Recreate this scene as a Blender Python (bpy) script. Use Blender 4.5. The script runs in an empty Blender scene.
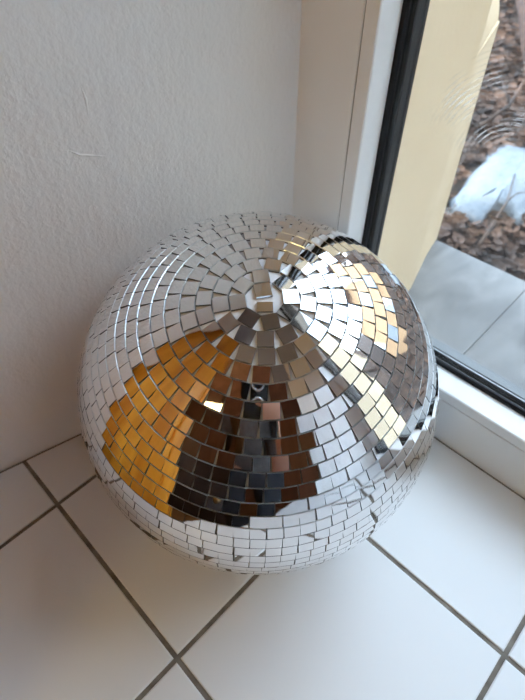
import bpy, bmesh, math, random
from mathutils import Vector, Matrix
random.seed(7)
C = bpy.context.scene.collection
PI = math.pi

# ------------------------------------------------------------------ helpers
def link(name, bm, mats, parent=None, smooth=False):
    me = bpy.data.meshes.new(name)
    bm.normal_update()
    bm.to_mesh(me); bm.free()
    for m in (mats if isinstance(mats, (list, tuple)) else [mats]):
        me.materials.append(m)
    if smooth:
        for p in me.polygons: p.use_smooth = True
    o = bpy.data.objects.new(name, me); C.objects.link(o)
    if parent: o.parent = parent
    return o

def empty(name, loc=(0, 0, 0), rotz=0):
    o = bpy.data.objects.new(name, None); C.objects.link(o)
    o.location = loc; o.rotation_euler = (0, 0, rotz); o.empty_display_size = .05
    return o

def tag(o, label, cat, group=None, kind=None):
    o['label'] = label; o['category'] = cat
    if group: o['group'] = group
    if kind: o['kind'] = kind
    return o

def struct(o, label=None):
    o['kind'] = 'structure'
    if label: o['label'] = label
    return o

def box(bm, lo, hi, bevel=0, mi=0):
    vs = [bm.verts.new((x, y, z)) for x in (lo[0], hi[0]) for y in (lo[1], hi[1]) for z in (lo[2], hi[2])]
    F = [(0, 1, 3, 2), (4, 6, 7, 5), (0, 4, 5, 1), (2, 3, 7, 6), (0, 2, 6, 4), (1, 5, 7, 3)]
    fs = [bm.faces.new([vs[i] for i in f]) for f in F]
    for f in fs: f.material_index = mi
    if bevel:
        es = list({e for f in fs for e in f.edges})
        bmesh.ops.bevel(bm, geom=es, offset=bevel, segments=2, affect='EDGES', profile=.5)

def prism(bm, poly, z0, z1, mi=0):
    """closed prism over an xy polygon (counter-clockwise)"""
    a = [bm.verts.new((x, y, z0)) for x, y in poly]
    b = [bm.verts.new((x, y, z1)) for x, y in poly]
    n = len(poly)
    fs = [bm.faces.new(list(reversed(a))), bm.faces.new(b)]
    for i in range(n):
        fs.append(bm.faces.new((a[i], a[(i+1) % n], b[(i+1) % n], b[i])))
    for f in fs: f.material_index = mi
    return fs

def tube(bm, pts, radii, seg=8):
    rings = []
    pts = [Vector(p) for p in pts]
    for i, p in enumerate(pts):
        d = (pts[min(i+1, len(pts)-1)] - pts[max(i-1, 0)]).normalized()
        up = Vector((0, 0, 1)) if abs(d.z) < .9 else Vector((1, 0, 0))
        a = d.cross(up).normalized(); b = d.cross(a)
        r = radii[i] if isinstance(radii, (list, tuple)) else radii
        rings.append([bm.verts.new(p + r*(math.cos(2*PI*k/seg)*a + math.sin(2*PI*k/seg)*b)) for k in range(seg)])
    for r0, r1 in zip(rings, rings[1:]):
        for k in range(seg):
            bm.faces.new((r0[k], r0[(k+1) % seg], r1[(k+1) % seg], r1[k]))
    bm.faces.new(list(reversed(rings[0]))); bm.faces.new(rings[-1])

def lathe(bm, prof, seg=24, centre=(0, 0, 0)):
    cx, cy, cz = centre
    rings = [[bm.verts.new((cx+r*math.cos(2*PI*k/seg), cy+r*math.sin(2*PI*k/seg), cz+z)) for k in range(seg)] for r, z in prof]
    for r0, r1 in zip(rings, rings[1:]):
        for k in range(seg):
            bm.faces.new((r0[k], r0[(k+1) % seg], r1[(k+1) % seg], r1[k]))
    bm.faces.new(list(reversed(rings[0]))); bm.faces.new(rings[-1])

# ---------------------------------------------------------------- materials
def mat(name, col=(.8, .8, .8), rough=.5, metal=0., spec=.5, coat=0.):
    m = bpy.data.materials.new(name); m.use_nodes = True
    b = m.node_tree.nodes['Principled BSDF']
    b.inputs['Base Color'].default_value = (*col, 1)
    b.inputs['Roughness'].default_value = rough
    b.inputs['Metallic'].default_value = metal
    b.inputs['Specular IOR Level'].default_value = spec
    b.inputs['Coat Weight'].default_value = coat
    return m

def node(nt, t, **kw):
    n = nt.nodes.new(t)
    for k, v in kw.items():
        if k in n.inputs: n.inputs[k].default_value = v
        else: setattr(n, k, v)
    return n

def coords(nt, scale=(1, 1, 1)):
    tc = nt.nodes.new('ShaderNodeTexCoord'); mp = nt.nodes.new('ShaderNodeMapping')
    mp.inputs['Scale'].default_value = scale
    nt.links.new(tc.outputs['Object'], mp.inputs['Vector'])
    return mp.outputs['Vector']

def noise_col(m, c0, c1, scale=5, detail=4, stretch=(1, 1, 1), lo=.3, hi=.7, dist=0.):
    nt = m.node_tree; b = nt.nodes['Principled BSDF']
    n = node(nt, 'ShaderNodeTexNoise', Scale=scale, Detail=detail, Distortion=dist)
    nt.links.new(coords(nt, stretch), n.inputs['Vector'])
    r = nt.nodes.new('ShaderNodeValToRGB')
    r.color_ramp.elements[0].position = lo; r.color_ramp.elements[1].position = hi
    r.color_ramp.elements[0].color = (*c0, 1); r.color_ramp.elements[1].color = (*c1, 1)
    nt.links.new(n.outputs['Fac'], r.inputs['Fac']); nt.links.new(r.outputs['Color'], b.inputs['Base Color'])
    return r

def bump(m, scale, strength, dist=.001, detail=3, stretch=(1, 1, 1)):
    nt = m.node_tree; b = nt.nodes['Principled BSDF']
    n = node(nt, 'ShaderNodeTexNoise', Scale=scale, Detail=detail)
    nt.links.new(coords(nt, stretch), n.inputs['Vector'])
    bp = node(nt, 'ShaderNodeBump', Strength=strength, Distance=dist)
    nt.links.new(n.outputs['Fac'], bp.inputs['Height'])
    if b.inputs['Normal'].is_linked:
        nt.links.new(b.inputs['Normal'].links[0].from_socket, bp.inputs['Normal'])
    nt.links.new(bp.outputs['Normal'], b.inputs['Normal'])

M = {}
M['plaster'] = mat('plaster', (.80, .79, .77), .85, spec=.2)
noise_col(M['plaster'], (.82, .82, .815), (.87, .87, .865), 6, 3)
bump(M['plaster'], 260, .55, .0012, 3)
bump(M['plaster'], 38, .6, .0035, 4, (1, 1, .45))
M['tile'] = mat('white_glazed_tile', (.80, .81, .82), .34, spec=.28)
noise_col(M['tile'], (.66, .675, .685), (.70, .715, .725), 4, 2)
bump(M['tile'], 25, .05, .001, 2)
M['grout'] = mat('grey_grout', (.17, .15, .125), .9)
noise_col(M['grout'], (.10, .085, .07), (.22, .20, .17), 60, 4)
M['upvc'] = mat('white_window_plastic', (.80, .81, .81), .38)
bump(M['upvc'], 60, .08, .001, 2, (.2, 1, 1))
M['seal'] = mat('black_rubber', (.006, .007, .009), .42, spec=.22)
M['groove'] = mat('dark_groove', (.12, .11, .10), .8)
M['alu'] = mat('grey_aluminium', (.13, .14, .145), .5, metal=.2)
M['spacer'] = mat('bright_spacer_metal', (.40, .42, .43), .35, metal=.9)
M['cream'] = mat('cream_render', (.80, .69, .47), .9, spec=.2)
noise_col(M['cream'], (.66, .52, .34), (.72, .585, .40), 5, 3)
bump(M['cream'], 90, .3, .002)
M['concrete'] = mat('grey_concrete', (.45, .46, .46), .8, spec=.3)
noise_col(M['concrete'], (.145, .145, .145), (.25, .25, .245), 7, 7, (1, 2.2, 1), .3, .72, .9)
bump(M['concrete'], 50, .2, .002)
M['soil'] = mat('brown_forest_soil', (.1, .06, .04), .95)
noise_col(M['soil'], (.012, .008, .006), (.075, .04, .023), 16, 8, (1, 1, 1), .35, .68)
bump(M['soil'], 14, 1, .03, 6)
M['leaf'] = mat('dry_brown_leaf', (.25, .13, .07), .8)
noise_col(M['leaf'], (.018, .011, .008), (.16, .080, .045), 7, 3, (1, 1, 1), .32, .68)
M['snow'] = mat('old_snow', (.80, .85, .92), .7)
noise_col(M['snow'], (.11, .13, .15), (.19, .21, .225), 9, 4, (1, 1, 1), .35, .6)
bump(M['snow'], 22, .7, .02, 4)
M['bark'] = mat('bark', (.11, .07, .05), .95)
noise_col(M['bark'], (.025, .018, .015), (.11, .07, .05), 9, 6, (4, 4, .7))
M['rustbark'] = mat('reddish_bark', (.22, .10, .05), .95)
noise_col(M['rustbark'], (.025, .012, .008), (.085, .038, .02), 12, 5, (2, 2, 2))
M['pine'] = mat('orange_varnished_pine', (.62, .27, .03), .35)
noise_col(M['pine'], (.55, .17, .008), (.86, .36, .030), 4.5, 5, (5, 5, .45), .32, .68, 1.2)
M['brownwood'] = mat('brown_wood_panel', (.30, .14, .06), .5)
noise_col(M['brownwood'], (.16, .072, .044), (.27, .13, .082), 4, 5, (4, 4, .5), .3, .7, .8)
M['darkwood'] = mat('dark_brown_wood', (.045, .022, .015), .4)
noise_col(M['darkwood'], (.02, .011, .008), (.07, .035, .022), 4, 5, (4, 4, .5))
M['parquet'] = mat('brown_parquet', (.30, .15, .06), .4)
noise_col(M['parquet'], (.20, .09, .035), (.38, .20, .09), 4, 4, (8, .8, 1))
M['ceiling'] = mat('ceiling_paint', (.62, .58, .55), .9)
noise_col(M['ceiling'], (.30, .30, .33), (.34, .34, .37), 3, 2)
M['knit'] = mat('dark_grey_knit', (.045, .043, .045), .95, spec=.2)
noise_col(M['knit'], (.05, .047, .048), (.14, .13, .128), 12, 3)
bump(M['knit'], 120, .8, .003)
M['trouser'] = mat('black_trousers', (.012, .013, .018), .9)
noise_col(M['trouser'], (.008, .009, .013), (.022, .023, .03), 10, 3)
M['skin'] = mat('skin', (.62, .33, .22), .5)
noise_col(M['skin'], (.56, .28, .18), (.68, .38, .27), 14, 3)
M['hair'] = mat('brown_hair', (.10, .045, .02), .5)
noise_col(M['hair'], (.05, .022, .01), (.16, .075, .035), 10, 4, (6, 6, 1))
M['shoe'] = mat('shoe_leather', (.02, .018, .016), .5)
M['phone'] = mat('black_phone_glass', (.006, .006, .007), .18)
M['lens'] = mat('camera_lens_ring', (.62, .63, .65), .22, metal=.9)
M['lensglass'] = mat('lens_glass', (.01, .012, .02), .05)
M['brass'] = mat('brass', (.6, .42, .18), .35, metal=.9)
M['core'] = mat('white_ball_core', (.74, .74, .76), .85)
noise_col(M['core'], (.66, .66, .68), (.78, .78, .80), 30, 3)
M['bevel'] = mat('mirror_glass_bevel', (.70, .74, .76), .28, metal=.92)
M['edge'] = mat('mirror_glass_edge', (.10, .105, .11), .35, spec=.4)
M['mirror'] = mat('mirror_face', (.87, .865, .865), .018, metal=1.0)
nt = M['mirror'].node_tree
nm = node(nt, 'ShaderNodeTexNoise', Scale=55., Detail=2.)
nt.links.new(coords(nt), nm.inputs['Vector'])
bpn = node(nt, 'ShaderNodeBump', Strength=.035, Distance=.001)
nt.links.new(nm.outputs['Fac'], bpn.inputs['Height'])
nt.links.new(bpn.outputs['Normal'], nt.nodes['Principled BSDF'].inputs['Normal'])
M['house'] = mat('apricot_house_render', (.75, .48, .27), .9)
noise_col(M['house'], (.36, .21, .11), (.42, .26, .14), 1.5, 3)
M['rooftile'] = mat('dark_roof_tiles', (.09, .06, .055), .8)
noise_col(M['rooftile'], (.06, .04, .035), (.14, .09, .08), 6, 3)
M['paneglass'] = mat('dark_window_glass', (.22, .24, .26), .1)
M['paint'] = mat('white_paint', (.75, .75, .74), .6)
noise_col(M['paint'], (.72, .72, .71), (.77, .77, .76), 5, 2)

# lamp glass gives off warm light
m = M['lampglow'] = bpy.data.materials.new('glowing_lamp_glass'); m.use_nodes = True
nt = m.node_tree; nt.nodes.clear()
em = node(nt, 'ShaderNodeEmission', Strength=4.6); em.inputs['Color'].default_value = (1, .72, .30, 1)
out = nt.nodes.new('ShaderNodeOutputMaterial'); nt.links.new(em.outputs[0], out.inputs[0])

# window glass: clear pane with fresnel reflection and fine wiped scratches
m = M['glass'] = bpy.data.materials.new('scratched_window_glass'); m.use_nodes = True
nt = m.node_tree; nt.nodes.clear()
out = nt.nodes.new('ShaderNodeOutputMaterial')
tr = nt.nodes.new('ShaderNodeBsdfTransparent'); tr.inputs[0].default_value = (.97, .98, .98, 1)
gl = node(nt, 'ShaderNodeBsdfGlossy', Roughness=.01)
fr = node(nt, 'ShaderNodeFresnel', IOR=1.35)
gm = nt.nodes.new('ShaderNodeNewGeometry'); im = nt.nodes.new('ShaderNodeMapRange')     # same reflectance from both sides of the thin pane
im.inputs['To Min'].default_value = 1.35; im.inputs['To Max'].default_value = 1/1.35
nt.links.new(gm.outputs['Backfacing'], im.inputs['Value']); nt.links.new(im.outputs[0], fr.inputs['IOR'])
mx = nt.nodes.new('ShaderNodeMixShader')
nt.links.new(fr.outputs[0], mx.inputs[0]); nt.links.new(tr.outputs[0], mx.inputs[1]); nt.links.new(gl.outputs[0], mx.inputs[2])
df = nt.nodes.new('ShaderNodeBsdfDiffuse'); df.inputs[0].default_value = (.85, .85, .85, 1)
tl = nt.nodes.new('ShaderNodeBsdfTranslucent'); tl.inputs[0].default_value = (.85, .85, .85, 1)
ad = nt.nodes.new('ShaderNodeMixShader'); ad.inputs[0].default_value = .6
nt.links.new(df.outputs[0], ad.inputs[1]); nt.links.new(tl.outputs[0], ad.inputs[2])
tc = nt.nodes.new('ShaderNodeTexCoord'); mp = nt.nodes.new('ShaderNodeMapping')
mp.inputs['Location'].default_value = (-.384, -.004, -.300)   # centre of the wiping arcs on the pane
nt.links.new(tc.outputs['Object'], mp.inputs['Vector'])
sx = nt.nodes.new('ShaderNodeSeparateXYZ'); nt.links.new(mp.outputs[0], sx.inputs[0])
cx = nt.nodes.new('ShaderNodeCombineXYZ'); nt.links.new(sx.outputs[1], cx.inputs[0]); nt.links.new(sx.outputs[2], cx.inputs[1])
wv = node(nt, 'ShaderNodeTexWave', Scale=85., Distortion=2.6, Detail=3.)
wv.inputs['Detail Scale'].default_value = 9.
wv.wave_type = 'RINGS'; wv.rings_direction = 'Z'
nt.links.new(cx.outputs[0], wv.inputs['Vector'])
rp = nt.nodes.new('ShaderNodeValToRGB'); rp.color_ramp.elements[0].position = .70; rp.color_ramp.elements[1].position = .99
nt.links.new(wv.outputs['Fac'], rp.inputs['Fac'])
ns = node(nt, 'ShaderNodeTexNoise', Scale=38., Detail=2.); nt.links.new(cx.outputs[0], ns.inputs['Vector'])
rn = nt.nodes.new('ShaderNodeValToRGB'); rn.color_ramp.elements[0].position = .42; rn.color_ramp.elements[1].position = .62
nt.links.new(ns.outputs['Fac'], rn.inputs['Fac'])
ln = node(nt, 'ShaderNodeVectorMath'); ln.operation = 'LENGTH'; nt.links.new(cx.outputs[0], ln.inputs[0])
mr = nt.nodes.new('ShaderNodeMapRange')
for k, v in (('From Min', .092), ('From Max', .06), ('To Min', 0.), ('To Max', .42)): mr.inputs[k].default_value = v
nt.links.new(ln.outputs['Value'], mr.inputs['Value'])
m1 = nt.nodes.new('ShaderNodeMath'); m1.operation = 'MULTIPLY'; nt.links.new(rp.outputs[0], m1.inputs[0]); m1.inputs[1].default_value = 1.
dr = node(nt, 'ShaderNodeVectorMath'); dr.operation = 'NORMALIZE'; nt.links.new(cx.outputs[0], dr.inputs[0])
dt = node(nt, 'ShaderNodeVectorMath'); dt.operation = 'DOT_PRODUCT'; dt.inputs[1].default_value = (.56, .83, 0)
nt.links.new(dr.outputs[0], dt.inputs[0])
sec = nt.nodes.new('ShaderNodeMapRange')
for k, v in (('From Min', .55), ('From Max', .92), ('To Min', 0.), ('To Max', 1.)): sec.inputs[k].default_value = v
nt.links.new(dt.outputs['Value'], sec.inputs['Value'])
m0 = nt.nodes.new('ShaderNodeMath'); m0.operation = 'MULTIPLY'; nt.links.new(rn.outputs[0], m0.inputs[0]); nt.links.new(sec.outputs[0], m0.inputs[1])
m2 = nt.nodes.new('ShaderNodeMath'); m2.operation = 'MULTIPLY'; nt.links.new(m1.outputs[0], m2.inputs[0]); nt.links.new(mr.outputs[0], m2.inputs[1])
mz = nt.nodes.new('ShaderNodeMath'); mz.operation = 'MULTIPLY'; nt.links.new(m2.outputs[0], mz.inputs[0]); nt.links.new(m0.outputs[0], mz.inputs[1])
m3 = nt.nodes.new('ShaderNodeMath'); m3.operation = 'ADD'; nt.links.new(mz.outputs[0], m3.inputs[0]); m3.inputs[1].default_value = .012
fx = nt.nodes.new('ShaderNodeMixShader')
nt.links.new(m3.outputs[0], fx.inputs[0]); nt.links.new(mx.outputs[0], fx.inputs[1]); nt.links.new(ad.outputs[0], fx.inputs[2])
nt.links.new(fx.outputs[0], out.inputs[0])

# -------------------------------------------------------- geometry constants
XW = .352                      # room side of the window frame
YL, YR = .196, -.80            # ends of the window opening
ZT = 1.12                      # window head
LX = -.20                      # front edge of the tiled ledge
ZF = -.65                      # room floor below the ledge
ZC = 1.75
def wall_y(x): return .2748 - .2215*x

# ------------------------------------------------- tiled ledge (setting floor)
bm = bmesh.new()
def clip_to_ledge(poly):
    """clip polygon by y < wall_y(x) - .0035 and x < XW-.002 and y > YR"""
    for (a, b, c) in ((.2215, 1., .2748-.0030), (1., 0., XW-.0025), (0., -1., -YR-.002), (-1., 0., -LX)):
        outp = []
        for i in range(len(poly)):
            p, q = poly[i], poly[(i+1) % len(poly)]
            dp, dq = a*p[0]+b*p[1]-c, a*q[0]+b*q[1]-c
            if dp <= 0: outp.append(p)
            if (dp < 0 < dq) or (dq < 0 < dp):
                t = dp/(dp-dq); outp.append((p[0]+t*(q[0]-p[0]), p[1]+t*(q[1]-p[1])))
        poly = outp
        if len(poly) < 3: return None
    return poly
g = .0021
prism(bm, [(LX, YR), (XW, YR), (XW, wall_y(XW)), (LX, wall_y(LX))], -.03, -.0016, 0)
for i in range(-1, 2):
    for j in range(-5, 3):
        poly = clip_to_ledge([(i*.2+g, j*.2+g), ((i+1)*.2-g, j*.2+g), ((i+1)*.2-g, (j+1)*.2-g), (i*.2+g, (j+1)*.2-g)])
        if not poly: continue
        cxm = sum(p[0] for p in poly)/len(poly); cym = sum(p[1] for p in poly)/len(poly)
        lo = [bm.verts.new((x, y, -.0018)) for x, y in poly]
        mid = [bm.verts.new((x, y, -.0007)) for x, y in poly]
        def inset(p, d=.0011):
            v = Vector((cxm-p[0], cym-p[1])); v = v/max(abs(v.x), abs(v.y), 1e-6)
            return (p[0]+v.x*d, p[1]+v.y*d)
        top = [bm.verts.new((*inset(p), 0.)) for p in poly]
        n = len(poly)
        for a, b in ((lo, mid), (mid, top)):
            for k in range(n):
                f = bm.faces.new((a[k], a[(k+1) % n], b[(k+1) % n], b[k])); f.material_index = 1
        f = bm.faces.new(top); f.material_index = 1
o = link('floor', bm, [M['grout'], M['tile']])
struct(o, 'white square floor tiles with grey grout under the mirror ball')
bm = bmesh.new(); box(bm, (LX+.004, YR, ZF), (XW, wall_y(XW)-.0, -.03)); prism(bm, [(LX+.004, .19), (XW, .19), (XW, wall_y(XW)), (LX+.004, wall_y(LX))], ZF, -.03)
struct(link('trim_1', bm, M['paint']), 'white painted front under the tiled ledge')

# ---------------------------------------------------------------- left wall
bm = bmesh.new()
prism(bm, [(-.205, wall_y(-.205)), (XW+.052, wall_y(XW+.052)), (XW+.052, .75), (-.205, .75)], ZF, ZC)
bmesh.ops.subdivide_edges(bm, edges=bm.edges[:], cuts=1)
# two faint plaster ridges
for pts in ([(.164, .362), (.1652, .352), (.1640, .339)], [(.143, .320), (.1504, .3141), (.1726, .3072)]):
    tube(bm, [(x, wall_y(x)+.0007, z) for x, z in pts], [.0007, .0013, .0007], 8)
o = link('wall_left', bm, M['plaster']); struct(o, 'rough white plastered wall left of the window')
bm = bmesh.new(); box(bm, (-2.4, .62, ZF), (-.205, .75, ZC)); struct(link('wall_back', bm, M['paint']))
bm = bmesh.new(); box(bm, (-.10, -.92, ZF), (XW+.05, YR, ZC)); struct(link('wall_right', bm, M['plaster']), 'white plastered wall at the far end of the ledge')
bm = bmesh.new(); box(bm, (-2.4, -1.95, ZF), (-.10, -1.85, ZC)); box(bm, (-.10, -1.95, ZF), (0, -.92, ZC))
struct(link('wall_side', bm, M['brownwood']), 'brown wood panelled wall')
bm = bmesh.new(); box(bm, (-2.5, -1.95, ZF), (-2.4, .75, ZC)); struct(link('wall_far', bm, M['brownwood']), 'brown wood panelled wall facing the window')
bm = bmesh.new(); box(bm, (-2.5, -1.95, ZF-.05), (LX+.004, .75, ZF)); struct(link('floor', bm, M['parquet']), 'brown parquet of the room below the ledge')
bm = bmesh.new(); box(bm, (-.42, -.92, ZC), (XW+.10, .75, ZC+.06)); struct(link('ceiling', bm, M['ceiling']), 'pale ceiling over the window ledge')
bm = bmesh.new(); box(bm, (-2.5, -1.95, ZC-.015), (-.42, .75, ZC+.06)); box(bm, (-.42, -1.95, ZC-.015), (.0, -.92, ZC+.06)); struct(link('ceiling', bm, M['brownwood']), 'brown wood boarded ceiling of the room')
# wall over the window
bm = bmesh.new(); box(bm, (XW, YR-.12, ZT), (XW+.10, YL+.05, ZC)); struct(link('wall_window', bm, M['plaster']), 'plaster above the window head')

# ------------------------------------------------------------------- window
def ring(bm, prof, mi=0):
    """sweep a closed (d, x) profile round the window opening with mitred corners"""
    loops = []
    for d, x in prof:
        loops.append([bm.verts.new((x, YL-d, d)), bm.verts.new((x, YR+d, d)), bm.verts.new((x, YR+d, ZT-d)), bm.verts.new((x, YL-d, ZT-d))])
    n = len(prof)
    for i in range(n):
        a, b = loops[i], loops[(i+1) % n]
        for k in range(4):
            f = bm.faces.new((a[k], a[(k+1) % 4], b[(k+1) % 4], b[k])); f.material_index = mi
win = empty('window_1', (0, 0, 0)); struct(win, 'white framed fixed window with black seal beside the mirror ball')
bm = bmesh.new()
ring(bm, [(-.004, XW), (.0602, XW), (.0608, XW+.0006), (.0608, XW+.0045), (.0640, XW+.0045), (.0640, XW+.050), (-.004, XW+.050)])
link('outer_frame', bm, M['upvc'], win)
bm = bmesh.new()
ring(bm, [(.0609, XW+.0012), (.0617, XW+.0012), (.0617, XW+.0044), (.0609, XW+.0044)])
link('frame_groove', bm, M['groove'], win)
bm = bmesh.new()
ring(bm, [(.0618, XW+.0006), (.0624, XW), (.0742, XW), (.0752, XW+.0012), (.0766, XW+.029), (.0766, XW+.049), (.0641, XW+.049), (.0641, XW+.004), (.0618, XW+.004)])
link('glazing_bead', bm, M['upvc'], win)
bm = bmesh.new()
ring(bm, [(.0765, XW+.0270), (.0800, XW+.0272), (.0815, XW+.0290), (.0815, XW+.0312), (.0765, XW+.0312)])
link('inner_seal', bm, M['seal'], win)
bm = bmesh.new()
ring(bm, [(.0765, XW+.0365), (.0835, XW+.0365), (.0842, XW+.0375), (.0842, XW+.046), (.0765, XW+.046)])
link('glazing_spacer', bm, M['seal'], win)
bm = bmesh.new()
ring(bm, [(.0700, XW+.0462), (.0842, XW+.0462), (.0856, XW+.0475), (.0856, XW+.0510), (.0700, XW+.0510)])
link('outer_seal', bm, M['seal'], win)
bm = bmesh.new()
box(bm, (XW+.0374, YR+.084, .0842), (XW+.0382, YL-.084, .0849))
link('spacer_strip', bm, M['spacer'], win)
bm = bmesh.new()
for a, b in (((XW+.0394, .0838), (XW+.0512, .0838)),):
    x0, z0 = a; x1, z1 = b
    vs = [bm.verts.new(v) for v in ((x0, YR+.084, z0+.0022), (x0, YL-.084, z0+.0022), (x1, YL-.084, z1+.002), (x1, YR+.084, z1+.002), (x0, YR+.084, z0), (x0, YL-.084, z0), (x1, YL-.084, z1-.003), (x1, YR+.084, z1-.003))]
    for f in ((3, 2, 1, 0), (4, 5, 6, 7), (0, 1, 5, 4), (2, 3, 7, 6), (1, 2, 6, 5), (3, 0, 4, 7)): bm.faces.new([vs[i] for i in f])
link('outer_sill', bm, M['alu'], win)
bm = bmesh.new()
box(bm, (XW+.0318, YR+.077, .077), (XW+.0358, YL-.077, ZT-.077))
link('glass_pane', bm, M['glass'], win)

# -------------------------------------------------------------- outside walls
def cream_block(pts, name, label):
    bm = bmesh.new()
    prism(bm, pts, -.6, .298)
    return bm
bm = bmesh.new()
fs_ = prism(bm, [(.406, .1125), (.6175, .1545), (.775, .193), (.775, .95), (.406, .95)], -.6, .298)
for v in bm.verts:
    if v.co.z > 0 and abs(v.co.y-.193) < .001: v.co.y = .2045
# above the little notch the outer corner steps back and rounds off
up = []
N = 10
for k in range(N+1):
    z = .298 + .0*k
prev = None
for k in range(13):
    t = k/12; z = .298 + .11*t
    ins = .0022 + .046*t**1.4
    ring_ = [bm.verts.new((x, y, z)) for x, y in ((.406, .1125), (.6175, .1545), (.775-ins*.4, .2045+ins), (.775-ins*.4, .95), (.406, .95))]
    if prev:
        for i in range(5): bm.faces.new((prev[i], prev[(i+1) % 5], ring_[(i+1) % 5], ring_[i]))
    else: bm.faces.new(list(reversed(ring_)))
    prev = ring_
bm.faces.new(prev)
prism(bm, [(.406, .1125), (.6175, .1545), (.757, .2525), (.757, .95), (.406, .95)], .408, 2.3)
o = link('wall_outside', bm, M['cream']); struct(o, 'cream rendered outside wall beside the window')
bm = bmesh.new()
prism(bm, [(.406, -1.6), (.775, -1.6), (.775, -.785), (.6175, -.745), (.406, -.706)], -.6, 2.3)
struct(link('wall_outside', bm, M['cream']), 'cream rendered outside wall at the far window side')

bm = bmesh.new()
# outside slab in two pours with a thin joint
for y0, y1 in ((-.705, .0144), (.0150, .30)):
    box(bm, (.413, y0, -.13), (.768, y1, -.05), .0015)
box(bm, (.413, -.7, -.14), (.764, .3, -.056))
o = link('floor_outside', bm, M['concrete']); struct(o, 'grey concrete slab outside the window')

# ground rising to a wooded slope
def gz(x, y):
    s = max(0., x-3.6)
    z = -.42 + .30*s + .02*math.sin(3*x+1)*math.cos(2.6*y) + .012*math.sin(7*y+2*x)
    z = min(z, 2.3+.05*math.sin(x))
    if y < -3.: z += min(6.5, .95*(-y-3.))
    return z
bm = bmesh.new()
NX, NY = 70, 80
grid = []
for i in range(NX):
    row = []
    for j in range(NY):
        u = i/(NX-1); x = .77 + 13.*u**1.7; y = -13 + 22.*j/(NY-1)
        y = y*(.35+.65*u**.8)
        row.append(bm.verts.new((x, y, gz(x, y))))
    grid.append(row)
for i in range(NX-1):
    for j in range(NY-1):
        bm.faces.new((grid[i][j], grid[i+1][j], grid[i+1][j+1], grid[i][j+1]))
struct(link('ground', bm, M['soil'], smooth=True), 'brown wooded ground outside the window')

# leaf litter: uncountable
bm = bmesh.new()
rnd = random.Random(3)
def leaf(x, y, s):
    z = gz(x, y)+rnd.uniform(.002, .03)
    R = Matrix.Rotation(rnd.uniform(0, 2*PI), 3, 'Z') @ Matrix.Rotation(rnd.uniform(-.9, .9), 3, 'X')
    P = [(-1, 0, .12), (-.45, .42, 0), (.35, .46, .02), (1, 0, .22), (.35, -.46, .02), (-.45, -.42, 0)]
    mid = [(-.4, 0, -.14), (.4, 0, -.14)]
    v = [bm.verts.new(Vector((x, y, z)) + R @ (Vector(p)*s)) for p in P+mid]
    for f in ((0, 6, 1), (1, 6, 7, 2), (2, 7, 3), (3, 7, 4), (4, 7, 6, 5), (5, 6, 0)): bm.faces.new([v[i] for i in f])
def in_snow(x, y):
    return ((x-1.74)/.27)**2+((y-.42)/.13)**2 < 1
for k in range(5200):
    a = math.radians(rnd.uniform(4, 27)); r = 1.0 + 4.6*rnd.random()**1.1
    x, y = -.01+r*math.cos(a), -.12+r*math.sin(a)
    if x < .80 or in_snow(x, y) and rnd.random() < .995: continue
    leaf(x, y, rnd.uniform(.014, .034))
for k in range(2500):
    x, y = rnd.uniform(.85, 5), rnd.uniform(-3, 2.2)
    if in_snow(x, y): continue
    leaf(x, y, rnd.uniform(.02, .04))
o = link('leaf_litter', bm, M['leaf']); tag(o, 'dry brown fallen leaves covering the ground outside', 'leaves', kind='stuff')

# patch of old snow
bm = bmesh.new()
outline = [(1.47, .40), (1.455, .45), (1.515, .50), (1.60, .505), (1.75, .53), (1.90, .56), (2.02, .54), (2.05, .46), (2.02, .40), (1.95, .33), (1.78, .22), (1.62, .20), (1.57, .27), (1.615, .33), (1.60, .375), (1.54, .365), (1.49, .36)]
cc = Vector((1.74, .40)); rings_ = []
for s, h in ((1.0, -.012), (.97, .012), (.85, .024), (.6, .034), (.3, .038)):
    rr = []
    for i, (x, y) in enumerate(outline):
        for t in (0, .5):
            x2, y2 = outline[(i+1) % len(outline)]
            px, py = x+(x2-x)*t, y+(y2-y)*t
            j = rnd.uniform(-.012, .012)
            px = cc.x+(px-cc.x)*s+j; py = cc.y+(py-cc.y)*s+j*.7
            rr.append(bm.verts.new((px, py, gz(px, py)+h+rnd.uniform(-.003, .003))))
    rings_.append(rr)
for a, b in zip(rings_, rings_[1:]):
    for k in range(len(a)): bm.faces.new((a[k], a[(k+1) % len(a)], b[(k+1) % len(a)], b[k]))
bm.faces.new(rings_[-1])
o = link('snow_patch', bm, M['snow'], smooth=True); tag(o, 'patch of old bluish white snow on the brown ground outside', 'snow')

# fallen branches and twigs on the ground
def branch(pts, r, name, label, matl, group=None, twigs=()):
    bm = bmesh.new()
    n = len(pts); P = []
    for x, y, dz in pts: P.append((x, y, gz(x, y)+dz))
    tube(bm, P, [r*(1-.6*i/(n-1)) for i in range(n)], 9)
    for (i, dx, dy, dz, rr) in twigs:
        p = Vector(P[i]); q = p+Vector((dx, dy, dz))
        tube(bm, [p, p.lerp(q, .5)+Vector((0, .01, .01)), q], [rr, rr*.7, rr*.4], 6)
    o = link(name, bm, matl, smooth=True); return tag(o, label, 'branch', group)
branch([(2.55, .60, .02), (2.75, .74, .05), (3.0, .92, .09), (3.3, 1.10, .11), (3.7, 1.33, .12), (4.1, 1.5, .12)], .062, 'fallen_log', 'thick reddish brown log lying in the leaves at upper right', M['rustbark'])
branch([(1.40, .47, .01), (1.55, .52, .02), (1.72, .58, .02), (1.95, .66, .03)], .010, 'fallen_branch', 'thin dark branch along the left edge of the snow patch', M['bark'], twigs=((1, .05, .06, .03, .004), (2, .1, -.02, .03, .004)))
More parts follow.
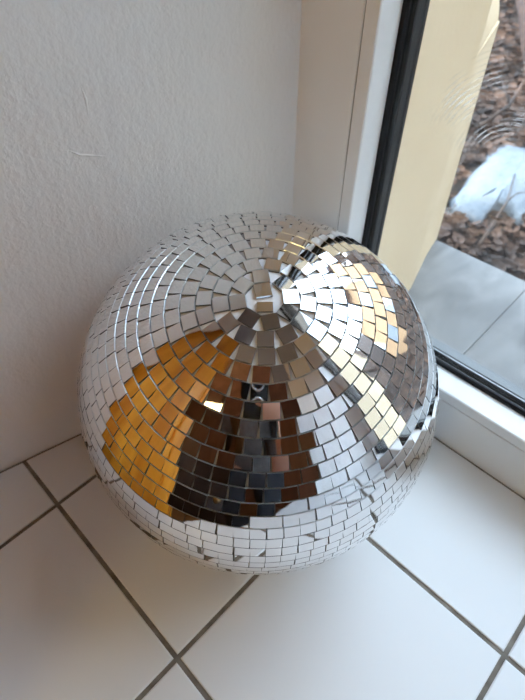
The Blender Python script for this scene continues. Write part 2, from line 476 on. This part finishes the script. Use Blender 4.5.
branch([(1.36, .30, .03), (1.46, .32, .02), (1.62, .345, .04), (1.78, .40, .04)], .006, 'fallen_branch', 'thin dark twig crossing the near end of the snow patch', M['bark'], twigs=((2, .05, -.05, .03, .003),))
branch([(2.1, .70, .02), (2.3, .68, .06), (2.55, .74, .09), (2.8, .72, .12)], .009, 'fallen_branch', 'pale curved twig in the leaves behind the snow patch', M['leaf'], twigs=((1, .08, .09, .05, .004), (2, .1, .05, .06, .004)))

# trees on the slope: seen in the mirrors
def tree(x, y, h, r, label):
    root = empty('bare_tree', (x, y, gz(x, y)-.05)); tag(root, label, 'tree', 'bare trees on the slope outside')
    bm = bmesh.new(); lean = rnd.uniform(-.12, .12)
    tube(bm, [(0, 0, 0), (lean*.3, 0, h*.3), (lean, .05, h*.65), (lean*1.4, 0, h)], [r, r*.85, r*.6, r*.25], 10)
    link('trunk', bm, M['bark'], root, True)
    bm = bmesh.new()
    for k in range(9):
        z = h*rnd.uniform(.3, .85); a = rnd.uniform(0, 2*PI); L = h*rnd.uniform(.15, .3)
        p = Vector((lean*z/h, 0, z)); q = p+Vector((math.cos(a)*L, math.sin(a)*L, L*.6))
        tube(bm, [p, p.lerp(q, .5)+Vector((0, 0, -.03)), q], [r*.3, r*.2, r*.06], 6)
    link('branches', bm, M['bark'], root, True)
spots = [(3.4, -3.9, 3.6), (4.3, -5.2, 3.4), (2.6, -4.6, 3.6), (3.3, -6.3, 3.5), (5.0, -6.6, 3.2), (2.1, -3.5, 3.4), (1.6, -4.4, 3.6), (2.2, -5.9, 3.3),
         (6.6, 2.0, 3.2), (7.9, 3.1, 3.4), (5.6, 3.0, 2.8), (9.2, 1.9, 3.6)]
for i, (x, y, h) in enumerate(spots):
    tree(x, y, h*rnd.uniform(.9, 1.1), rnd.uniform(.11, .20), 'bare brown tree on the slope outside the window')

# neighbouring house beyond the slab
hs = empty('house', (7.3, -2.2, 0)); tag(hs, 'apricot rendered house with dark roof outside beyond the slab', 'house')
bm = bmesh.new(); box(bm, (-1.4, -2.7, -.6), (1.4, 3.0, 3.9)); link('wall', bm, M['house'], hs)
bm = bmesh.new()
vs = [bm.verts.new(v) for v in ((-1.65, -2.9, 3.88), (-1.65, 3.2, 3.88), (1.6, 3.2, 3.88), (1.6, -2.9, 3.88), (0, -2.9, 5.0), (0, 3.2, 5.0))]
for f in ((0, 3, 2, 1), (0, 1, 5, 4), (2, 3, 4, 5), (0, 4, 3), (1, 2, 5)): bm.faces.new([vs[i] for i in f])
link('roof', bm, M['rooftile'], hs)
for z in (.75, 2.35):
    for y in (-1.9, -.5, .9, 2.2):
        bm = bmesh.new(); box(bm, (-1.45, y-.38, z), (-1.39, y+.38, z+1.05)); w = link('window', bm, M['paint'], hs)
        bm = bmesh.new(); box(bm, (-1.47, y-.31, z+.07), (-1.44, y+.31, z+.98)); link('pane', bm, M['paneglass'], w)

# ------------------------------------------------------------- mirror ball
BC = Vector((.1757, .0740, .1500)); R = .1497; T = .0016
rad = math.radians
pole = Vector((-.17874279, -.22442508, .95795845)).normalized()
e1 = Vector((0, 1, 0)).cross(pole).normalized(); e2 = pole.cross(e1)
ball = empty('mirror_ball', BC)
tag(ball, 'large silver disco ball of square mirror tiles resting on the white floor tiles', 'disco ball')
bm = bmesh.new(); bmesh.ops.create_uvsphere(bm, u_segments=96, v_segments=48, radius=R-T-.0004)
# recessed hanger hole at the pole
core = link('ball_core', bm, M['core'], ball, True)
bm = bmesh.new()
rb = random.Random(11)
S = .0102
def sdir(th, az): return (math.cos(th)*pole + math.sin(th)*(math.cos(az)*e1 + math.sin(az)*e2))
def mirror(th, az, w=S, h=S, tilt=.0075, twist=.02, lift=0.):
    n = sdir(th, az)
    t = (-math.sin(th)*pole + math.cos(th)*(math.cos(az)*e1 + math.sin(az)*e2))   # away from the pole
    s = t.cross(n)
    c = n*(R-lift)
    rx, ry, rz = rb.gauss(0, tilt), rb.gauss(0, tilt), rb.gauss(0, twist)
    n2 = (n + t*rx + s*ry).normalized()
    t2 = (t - n2*t.dot(n2)).normalized(); t2 = (t2 + n2.cross(t2)*rz).normalized(); s2 = t2.cross(n2)
    # corners of the top face touch the sphere a little inside
    k = .00018
    cs = ((-1, -1), (-1, 1), (1, 1), (1, -1)); BV = .00042 if th < rad(62) else .0001
    top = [c + n2*(-k) + t2*(a*h/2 + (BV if a < 0 else 0.)) + s2*(b*w/2) for a, b in cs]
    mid = [c + n2*(-k-.00085) + t2*(a*h/2) + s2*(b*w/2) for a, b in cs]
    bot = [p - n2*(T-.00085) for p in mid]
    vt = [bm.verts.new(p) for p in top]; vm = [bm.verts.new(p) for p in mid]; vb = [bm.verts.new(p) for p in bot]
    f = bm.faces.new(vt); f.material_index = 0
    f.normal_update()
    if f.normal.dot(n2) < 0: f.normal_flip()
    for A, B in ((vt, vm), (vm, vb)):
        for i in range(4):
            g_ = bm.faces.new((A[i], B[i], B[(i+1) % 4], A[(i+1) % 4])); g_.material_index = 2 if (i == 0 and A is vt and BV > .0002) else 1
            g_.normal_update()
            if g_.normal.dot(g_.calc_center_median()-(c-n2*T)) < 0: g_.normal_flip()
phase = {2: -134.65, 3: -134.3, 4: -138.8, 5: -139.2, 6: -142.2, 7: -142.7, 8: -140.4, 9: -143.4, 10: -138.4, 11: -138.8,
         12: -140.3, 13: -132.5, 14: -137.1, 15: -137.1, 16: -136.9, 17: -137.0, 18: -137.0, 19: -137.6}
rad = math.radians
mirror(rad(2.1), rad(54.2), S, S*.98, .004)
mirror(rad(2.4), rad(-134.), S*.95, S*.68, .004)
for a in (98.4, 143.2, -170.2, -123.7, -78.3, -40.3, -4.1, 51.):
    mirror(rad(6.25), rad(a), S, S, .006)
pitch = 4.085
k = 2
while True:
    th = 6.25 + pitch*(k-1)
    if th > 176: break
    inner = min(math.sin(rad(th-1.95)), math.sin(rad(th+1.95)))
    n = int(2*PI*R*inner/(S+.00012))
    if n < 3: break
    ph = phase.get(k, rb.uniform(-180, 180))
    off = 0
    for i in range(n):
        az = rad(ph) + 2*PI*i/n + rb.gauss(0, .00022)/(R*math.sin(rad(th)))
        calm = 1. if th < 52 else .45
        mirror(rad(th), az, S*rb.uniform(.982, 1.0), S*rb.uniform(.98, .995), .0075*calm, .012, rb.uniform(0, .0002)*calm)
    k += 1
mirrors = link('mirror_tiles', bm, [M['mirror'], M['edge'], M['bevel']], ball)

# --------------------------------------------------------------- room behind
# pine wardrobe beside the ledge
wr = empty('wardrobe', (-.52, .31, ZF)); tag(wr, 'tall orange varnished pine wardrobe beside the tiled ledge', 'wardrobe')
bm = bmesh.new(); box(bm, (-.30, -.27, .08), (.30, .29, 2.33), .004); box(bm, (-.29, -.25, 0), (.29, .28, .08)); link('body', bm, M['pine'], wr)
for sx in (-1, 1):
    bm = bmesh.new(); x0, x1 = (-.295, -.003) if sx < 0 else (.003, .295)
    box(bm, (x0, -.292, .10), (x1, -.27, 2.30), .003); box(bm, (x0+.05, -.297, .2), (x1-.05, -.291, 2.2), .002)
    d = link('door', bm, M['pine'], wr)
    bm = bmesh.new(); bmesh.ops.create_uvsphere(bm, u_segments=12, v_segments=8, radius=.016, matrix=Matrix.Translation((sx*.03, -.31, 1.1))); link('knob', bm, M['brass'], d, True)
# dark chest
ch = empty('chest_of_drawers', (-1.35, -.22, ZF)); tag(ch, 'dark brown wooden chest of drawers standing on the parquet behind', 'chest of drawers')
bm = bmesh.new(); box(bm, (-.25, -.5, .06), (.25, .5, 1.05), .006); link('body', bm, M['darkwood'], ch)
for k2 in range(4):
    bm = bmesh.new(); z = .1+.235*k2; box(bm, (.25, -.47, z), (.268, .47, z+.215), .003); d = link('drawer', bm, M['darkwood'], ch)
    for y in (-.25, .25):
        bm = bmesh.new(); bmesh.ops.create_uvsphere(bm, u_segments=10, v_segments=8, radius=.014, matrix=Matrix.Translation((.282, y, z+.11))); link('knob', bm, M['brass'], d, True)
for sy in (-1, 1):
    for sx in (-1, 1):
        bm = bmesh.new(); box(bm, (sx*.2-.02, sy*.44-.02, 0), (sx*.2+.02, sy*.44+.02, .06)); link('leg', bm, M['darkwood'], ch)
# pendant lamp
lp = empty('pendant_lamp', (-.92, -.235, ZC)); tag(lp, 'warm glowing globe pendant lamp hanging from the ceiling', 'lamp')
LZ = 1.01-ZC
bm = bmesh.new(); tube(bm, [(0, 0, 0), (0, 0, LZ+.10)], .003, 6); link('cord', bm, M['seal'], lp)
bm = bmesh.new(); lathe(bm, [(.045, 0), (.045, -.018), (.01, -.03)], 20); link('ceiling_cap', bm, M['brass'], lp)
bm = bmesh.new(); lathe(bm, [(.022, LZ+.12), (.03, LZ+.08), (.03, LZ+.065)], 16); link('socket', bm, M['brass'], lp)
bm = bmesh.new(); bmesh.ops.create_uvsphere(bm, u_segments=24, v_segments=16, radius=.11, matrix=Matrix.Translation((0, 0, LZ))); link('globe', bm, M['lampglow'], lp, True)

# ------------------------------------------------------------------- person
def skin_mesh(name, verts, edges, radii, mtl, parent=None, root=0, sub=2, squash=None):
    me = bpy.data.meshes.new(name); me.from_pydata(verts, edges, []); me.update()
    o = bpy.data.objects.new(name, me); C.objects.link(o)
    o.modifiers.new('skin', 'SKIN')
    layer = me.skin_vertices[0] if me.skin_vertices else None
    if layer is None:
        bpy.context.view_layer.objects.active = o
        bpy.ops.mesh.customdata_skin_add(); layer = me.skin_vertices[0]
    for i, r in enumerate(radii):
        layer.data[i].radius = r if isinstance(r, tuple) else (r, r)
        layer.data[i].use_root = (i == root)
    sm = o.modifiers.new('sub', 'SUBSURF'); sm.levels = sub; sm.render_levels = sub
    me.materials.append(mtl)
    # bake modifiers to a plain mesh
    bpy.context.view_layer.update()
    dg = bpy.context.evaluated_depsgraph_get()
    nm_ = bpy.data.meshes.new_from_object(o.evaluated_get(dg))
    o.modifiers.clear(); o.data = nm_
    if not nm_.materials: nm_.materials.append(mtl)
    for p in nm_.polygons: p.use_smooth = True
    if parent: o.parent = parent
    return o
PX, PY = -.45, -.49
per = empty('person', (PX, PY, ZF)); tag(per, 'person in dark grey knit jumper and black trousers standing at the ledge holding a phone', 'person')
F = Vector((.7, .7, 0)).normalized(); RT = Vector((.7, -.7, 0)).normalized()
def L(f, r, z): return F*f + RT*r + Vector((0, 0, z))      # z above the room floor
CAM = Vector((-.013625, -.118886, .493827))
Mr = [Vector((0.7020723869, -0.7121001876, -0.0027724120)), Vector((0.5258684330, 0.5158301179, 0.6762999931)), Vector((0.4801632585, 0.4762694744, -0.7366210919))]
def W(right, up_, fwd): return CAM + Mr[0]*right + Mr[1]*up_ + Mr[2]*fwd
org = Vector((PX, PY, ZF))
wrist = W(.075, -.085, -.055) - org
elbow = Vector((-.22, -.52, .30)) - org
rsh = L(.03, .185, 1.40); lsh = L(.03, -.185, 1.40)
V = [L(0, 0, .92), L(.0, 0, 1.08), L(.01, 0, 1.25), L(.01, 0, 1.38), L(.03, 0, 1.46), L(.075, 0, 1.53), L(.10, 0, 1.60), L(.11, 0, 1.67),
     rsh, rsh.lerp(elbow, .5)+Vector((0, 0, -.02)), elbow, elbow.lerp(wrist, .5), wrist,
     lsh, L(-.05, -.235, 1.24), L(-.11, -.25, 1.12), L(-.19, -.17, 1.06), L(-.21, -.08, 1.03),
     L(0, .09, .88), L(.03, .10, .50), L(0, .11, .12), L(0, -.09, .88), L(.03, -.10, .50), L(0, -.11, .12), L(.02, .11, .05), L(.12, .12, .03), L(.02, -.11, .05), L(.12, -.12, .03)]
E_ = [(0, 1), (1, 2), (2, 3), (3, 4), (4, 5), (5, 6), (6, 7), (3, 8), (8, 9), (9, 10), (10, 11), (11, 12), (3, 13), (13, 14), (14, 15), (15, 16), (16, 17),
      (0, 18), (18, 19), (19, 20), (0, 21), (21, 22), (22, 23), (20, 24), (24, 25), (23, 26), (26, 27)]
RD = [.13, .12, .13, .12, .052, .062, .083, .07, .06, .045, .038, .036, .026, .06, .045, .038, .034, .024, .085, .055, .04, .085, .055, .04, .04, .03, .04, .03]
body = skin_mesh('body', V, E_, RD, M['skin'], per)
# jumper with sleeves (right one pushed up), trousers, shoes
sl = elbow.lerp(wrist, .04)
JV = [L(0, 0, .90), L(.0, 0, 1.08), L(.01, 0, 1.25), L(.01, 0, 1.39), L(.03, 0, 1.455), rsh, V[9], elbow, sl, lsh, V[14], V[15], V[16], V[16].lerp(V[17], .6)]
skin_mesh('jumper', JV, [(0, 1), (1, 2), (2, 3), (3, 4), (3, 5), (5, 6), (6, 7), (7, 8), (3, 9), (9, 10), (10, 11), (11, 12), (12, 13)],
          [.165, .155, .16, .145, .07, .078, .062, .055, .052, .078, .062, .055, .05, .042], M['knit'], per)
skin_mesh('trousers', [L(0, 0, .98), L(0, 0, .90), L(0, .10, .84), L(.03, .11, .50), L(0, .115, .09), L(0, -.10, .84), L(.03, -.11, .50), L(0, -.115, .09)],
          [(0, 1), (1, 2), (2, 3), (3, 4), (1, 5), (5, 6), (6, 7)], [.15, .155, .105, .078, .065, .105, .078, .065], M['trouser'], per, root=1)
for s in (1, -1):
    skin_mesh('shoe', [L(-.05, s*.11, .045), L(.04, s*.113, .05), L(.13, s*.12, .038), L(.19, s*.125, .032)], [(0, 1), (1, 2), (2, 3)], [.042, .048, .04, .028], M['shoe'], per)
# head details
hc = L(.11, 0, 1.635)
bm = bmesh.new()
bmesh.ops.create_uvsphere(bm, u_segments=28, v_segments=20, radius=.098, matrix=Matrix.Translation(hc+Vector((0, 0, .02))-F*.012))
for v in list(bm.verts):
    d = v.co-hc
    if d.dot(F) > .045 and d.z < .055: v.co -= F*min(.06, (d.dot(F)-.04))   # hairline opens over the face
    if d.z < -.02: v.co.z = max(v.co.z, hc.z-.075)
link('hair', bm, M['hair'], per, True)
fc = hc+F*.075
bm = bmesh.new(); tube(bm, [fc+Vector((0, 0, .012)), fc+F*.018+Vector((0, 0, -.018))], [.007, .012], 8); link('nose', bm, M['skin'], per, True)
for s in (1, -1):
    bm = bmesh.new(); bmesh.ops.create_uvsphere(bm, u_segments=12, v_segments=8, radius=.011, matrix=Matrix.Translation(fc+RT*s*.031+Vector((0, 0, .012))-F*.004)); link('eye', bm, M['paint'], per, True)
    bm = bmesh.new(); bmesh.ops.create_uvsphere(bm, u_segments=12, v_segments=8, radius=.022, matrix=Matrix.Translation(hc+RT*s*.083+Vector((0, 0, -.005))) @ Matrix.Diagonal((.6, .6, 1.3, 1))); link('ear', bm, M['skin'], per, True)
bm = bmesh.new(); tube(bm, [fc-RT*.022+Vector((0, 0, -.042)), fc+F*.006+Vector((0, 0, -.044)), fc+RT*.022+Vector((0, 0, -.042))], [.003, .006, .003], 8); link('mouth', bm, mat('lips', (.45, .16, .13), .5), per, True)

# phone: a thing of its own, held in the right hand, its lens at the viewpoint
ph_loc = W(0, 0, -.010)
ph = empty('mobile_phone', ph_loc); tag(ph, 'black mobile phone with round camera lenses held over the mirror ball', 'phone')
rot = Matrix((Mr[0], Mr[1], Mr[2])).transposed().to_4x4()
ph.rotation_euler = Matrix((Mr[0], Mr[1], -Mr[2])).transposed().to_euler()
# local axes: x right, y up, z back towards the person
bm = bmesh.new(); box(bm, (-.062, -.130, 0.0), (.014, .028, .008), .003); link('casing', bm, M['phone'], ph)
def disc_ring(bm, x, y, r0, r1, z0, z1, seg=28):
    prof = [(r0, z0), (r0, z1), (r1, z1), (r1, z0)]
    rs = [[bm.verts.new((x+r*math.cos(2*PI*i/seg), y+r*math.sin(2*PI*i/seg), z)) for i in range(seg)] for r, z in prof]
    for a, b in zip(rs, rs[1:]+rs[:1]):
        for i in range(seg): bm.faces.new((a[i], a[(i+1) % seg], b[(i+1) % seg], b[i]))
for y in (0., -.022, .019):
    bm = bmesh.new(); disc_ring(bm, 0, y, .0052, .0078, -.0020, 0.); l_ = link('lens_ring', bm, M['lens'], ph, True)
    bm = bmesh.new(); lathe(bm, [(.005, -.0006), (.005, .0)], 20, (0, y, 0)); link('lens_glass', bm, M['lensglass'], l_)
# right hand around the phone's lower right side
def ploc(x, y, z): return rot.to_3x3() @ Vector((x, y, z)) + ph_loc - org
palm = [wrist, ploc(.040, -.078, -.020), ploc(.028, -.055, -.024)]
HV = [wrist, ploc(.050, -.085, -.026), ploc(.034, -.070, -.028), ploc(.026, -.052, -.026)]
skin_mesh('palm', HV, [(0, 1), (1, 2), (2, 3)], [.024, .027, .028, .020], M['skin'], per)
fing = [(-.040, .62), (-.058, .72), (-.076, .72), (-.094, .58)]
for y, ln_ in fing:
    pts = [ploc(.030, y-.004, -.020), ploc(.026, y, -.004), ploc(.020, y+.002, .0095), ploc(.020-.030*ln_, y+.005, .0105), ploc(.020-.052*ln_, y+.006, .0085)]
    skin_mesh('finger', pts, [(0, 1), (1, 2), (2, 3), (3, 4)], [.0100, .0095, .0088, .0082, .0066], M['skin'], per)
skin_mesh('thumb', [ploc(.034, -.060, -.026), ploc(.022, -.038, -.026), ploc(.008, -.022, -.020), ploc(-.010, -.012, -.0165)], [(0, 1), (1, 2), (2, 3)], [.013, .0115, .0100, .0078], M['skin'], per)
# left hand held behind the back
wl = V[17]; DN = (RT*.9 + Vector((0, 0, -.3))).normalized()
skin_mesh('palm', [wl, wl+DN*.045, wl+DN*.085], [(0, 1), (1, 2)], [.022, .030, .027], M['skin'], per)
for q, l2 in ((-.026, .058), (-.009, .068), (.009, .072), (.026, .062)):
    UPv = Vector((0, 0, 1)); b0 = wl+UPv*q+DN*.080
    skin_mesh('finger', [b0, b0+DN*l2*.5-F*.004, b0+DN*l2*.8-F*.014, b0+DN*l2-F*.024], [(0, 1), (1, 2), (2, 3)], [.0092, .0085, .0078, .0064], M['skin'], per)
skin_mesh('thumb', [wl+DN*.025+UPv*.018, wl+DN*.05+UPv*.042-F*.008, wl+DN*.08+UPv*.048-F*.016], [(0, 1), (1, 2)], [.013, .011, .008], M['skin'], per)

# ----------------------------------------------------------- daylight outside
w = bpy.data.worlds.new('overcast_sky'); bpy.context.scene.world = w; w.use_nodes = True
nt = w.node_tree; bg = nt.nodes['Background']
tc = nt.nodes.new('ShaderNodeTexCoord')
n = node(nt, 'ShaderNodeTexNoise', Scale=3.2, Detail=5.); nt.links.new(tc.outputs['Generated'], n.inputs['Vector'])
r = nt.nodes.new('ShaderNodeValToRGB'); r.color_ramp.elements[0].position = .35; r.color_ramp.elements[1].position = .62
r.color_ramp.elements[0].color = (.50, .71, 1.0, 1); r.color_ramp.elements[1].color = (.76, .89, 1, 1)
nt.links.new(n.outputs['Fac'], r.inputs['Fac']); nt.links.new(r.outputs[0], bg.inputs['Color'])
# overcast sky, brighter towards the horizon than overhead
sp = nt.nodes.new('ShaderNodeSeparateXYZ'); nt.links.new(tc.outputs['Generated'], sp.inputs[0])
gr = nt.nodes.new('ShaderNodeMapRange')
for k, v in (('From Min', .2), ('From Max', .95), ('To Min', 3.0), ('To Max', 1.1)): gr.inputs[k].default_value = v
nt.links.new(sp.outputs['Z'], gr.inputs['Value']); nt.links.new(gr.outputs[0], bg.inputs['Strength'])

# -------------------------------------------------------------------- camera
cam = bpy.data.cameras.new('camera'); co = bpy.data.objects.new('camera', cam); C.objects.link(co)
cam.sensor_fit = 'VERTICAL'; cam.sensor_height = 36.; cam.lens = 495.69/700*36; cam.clip_start = .002
co.matrix_world = Matrix(((Mr[0].x, Mr[1].x, -Mr[2].x, CAM.x), (Mr[0].y, Mr[1].y, -Mr[2].y, CAM.y), (Mr[0].z, Mr[1].z, -Mr[2].z, CAM.z), (0, 0, 0, 1)))
cam.dof.use_dof = True; cam.dof.focus_distance = .34; cam.dof.aperture_fstop = 11.
sc = bpy.context.scene; sc.camera = co
sc.view_settings.view_transform = 'Standard'; sc.view_settings.look = 'None'; sc.view_settings.gamma = 1
sc.view_settings.exposure = 2.26
sc.cycles.use_denoising = True
sc.cycles.max_bounces = 12; sc.cycles.diffuse_bounces = 6; sc.cycles.glossy_bounces = 6; sc.cycles.transparent_max_bounces = 12
sc.cycles.caustics_reflective = True; sc.cycles.sample_clamp_indirect = 6
